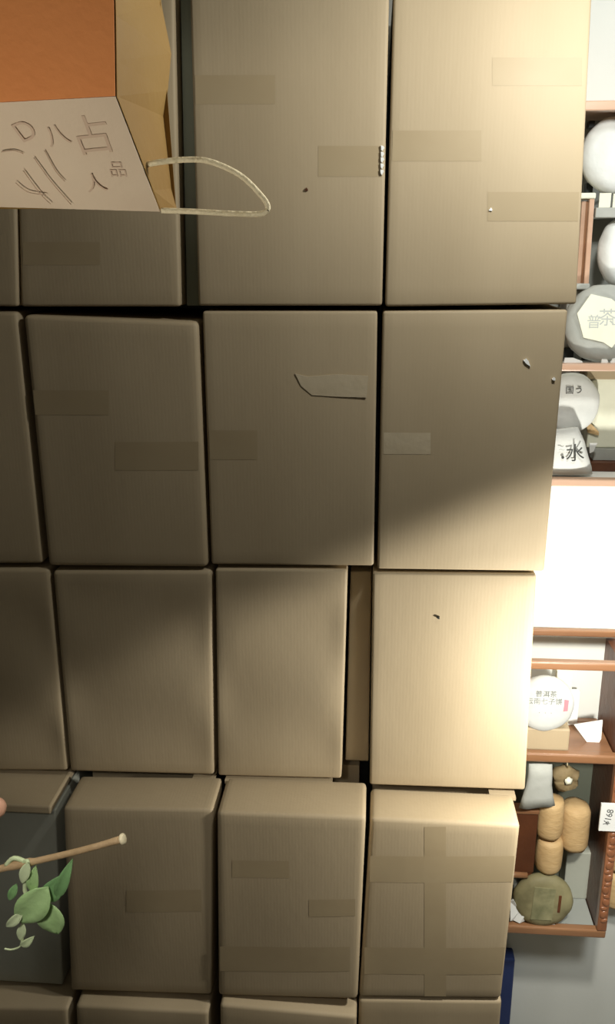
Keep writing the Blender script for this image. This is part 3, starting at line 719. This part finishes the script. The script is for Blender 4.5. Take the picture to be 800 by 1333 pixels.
pts = spline([at(-110, 1160, YP), at(-50, 1144, YP), at(0, 1131, YP), at(32, 1124, YP), at(60, 1118, YP), at(110, 1106, YP), at(158, 1092.5, YP)], 4)
tube_bm(bm, pts, [0.0030]*10 + [0.0036]*4 + [0.0027]*(len(pts)-16) + [0.0030, 0.0031], 10)
obj('stem', bm, STEM, sp, True, origin=at(30, 1124, YP))
bm = bmesh.new(); e0, e1 = at(157, 1093, YP), at(162.5, 1091.5, YP)
tube_bm(bm, [e0, lerp(e0, e1, 0.3), lerp(e0, e1, 0.8), e1], [0.0033, 0.0044, 0.0043, 0.003], 12)
ce = obj('cut_end', bm, PITH, sp, True, origin=e0); ce['label'] = 'pale cut end of the stem'
bm = bmesh.new()
tube_bm(bm, spline([at(28, 1124, YP), at(36, 1121, YP-0.003), at(35, 1136, YP-0.004), at(32, 1158, YP-0.004), at(40, 1172, YP-0.005), at(58, 1170, YP-0.005)], 5), 0.0016, 8)
tube_bm(bm, spline([at(8, 1126, YP), at(18, 1117, YP), at(34, 1122, YP)], 4), 0.0019, 8)
tube_bm(bm, spline([at(30, 1196, YP-0.004), at(28, 1212, YP-0.004), at(28, 1230, YP-0.004), at(16, 1236, YP-0.004), at(6, 1235, YP-0.004)], 4), [0.0012]*9 + [0.0008]*8, 6)
obj('petiole', bm, LEAF_P, sp, True, origin=at(32, 1150, YP))
leaf((63, 1154), (22, 1200), 44, YP-0.006, LEAF, 0.3, 0.12)
leaf((62, 1174), (76, 1216), 40, YP-0.005, LEAF, 0.25, 0.1)
leaf((60, 1172), (80, 1139), 28, YP-0.002, LEAF_D, 0.3, 0.1)
leaf((74, 1168), (95, 1117), 18, YP-0.004, LEAF_D, 0.4, 0.15)
leaf((42, 1160), (47, 1126), 17, YP-0.004, LEAF, 0.4, 0.1)
leaf((37, 1122), (29, 1150), 15, YP-0.006, LEAF_P, 0.3, 0.1)
leaf((30, 1186), (8, 1206), 14, YP-0.007, LEAF_P, 0.4, 0.2)
leaf((31, 1202), (26, 1224), 13, YP-0.004, LEAF_P, 0.3, 0.1)
leaf((27, 1231), (45, 1218), 12, YP-0.004, LEAF_P, 0.3, 0.2)
leaf((22, 1150), (12, 1172), 12, YP+0.004, LEAF_D, 0.3, 0.2)

# the holding hand, almost wholly outside the frame
def hand():
    V, E, RR = [], [], []
    def add(p, r, prev):
        V.append(p); RR.append(r)
        if prev is not None: E.append((prev, len(V)-1))
        return len(V)-1
    wr = add(at(-95, 1262, YP+0.03), 0.025, None)
    mid = add(at(-130, 1370, YP+0.03), 0.030, wr)
    el = add(at(-190, 1540, YP+0.03), 0.040, mid)
    pa = add(at(-90, 1215, YP+0.034), 0.024, wr)
    pb = add(at(-84, 1178, YP+0.034), 0.021, pa)
    for x, ln in ((-36, 1.0), (-66, 1.08), (-97, 1.0), (-124, 0.82)):
        c = at(x, 1131 - 0.25*x, YP)
        k = add(c + Vector((0, 0.026, 0.008)), 0.0105, pb)
        a = add(c + Vector((0, 0.010*ln, 0.030*ln)), 0.0092, k)
        b = add(c + Vector((0, -0.014*ln, 0.014*ln)), 0.0085, a)
        add(c + Vector((0.001, -0.014*ln, -0.012*ln)), 0.0072, b)
    t0 = add(at(-66, 1150, YP+0.040), 0.014, pa)
    t1 = add(at(-42, 1082, YP+0.020), 0.0115, t0)
    t2 = add(at(-14, 1052, YP+0.010), 0.0108, t1)
    add(at(5, 1050, YP+0.006), 0.0088, t2)
    me = bpy.data.meshes.new('person')
    c0 = V[0].copy()
    me.from_pydata([v - c0 for v in V], E, [])
    o = bpy.data.objects.new('person', me); C.objects.link(o); o.location = c0
    me.materials.append(SKIN)
    sk = o.modifiers.new('skin', 'SKIN'); sk.use_smooth_shade = True
    for i, r in enumerate(RR): me.skin_vertices[0].data[i].radius = (r, r)
    me.skin_vertices[0].data[0].use_root = True
    ss = o.modifiers.new('subdivision', 'SUBSURF'); ss.levels = 2; ss.render_levels = 2
    tag(o, 'hand of a person in a white sleeve, its thumb tip showing at the left edge', 'person')
    bm = bmesh.new()
    tube_bm(bm, spline([at(-75, 1203, YP+0.028), at(-75, 1232, YP+0.028), at(-88, 1270, YP+0.028), at(-120, 1370, YP+0.03), at(-195, 1550, YP+0.03)], 4),
            [0.030, 0.038, 0.042, 0.0445, 0.0455, 0.045] + [0.043]*11, 20)
    obj('sleeve', bm, SHIRT, o, True, origin=c0.copy())
hand()
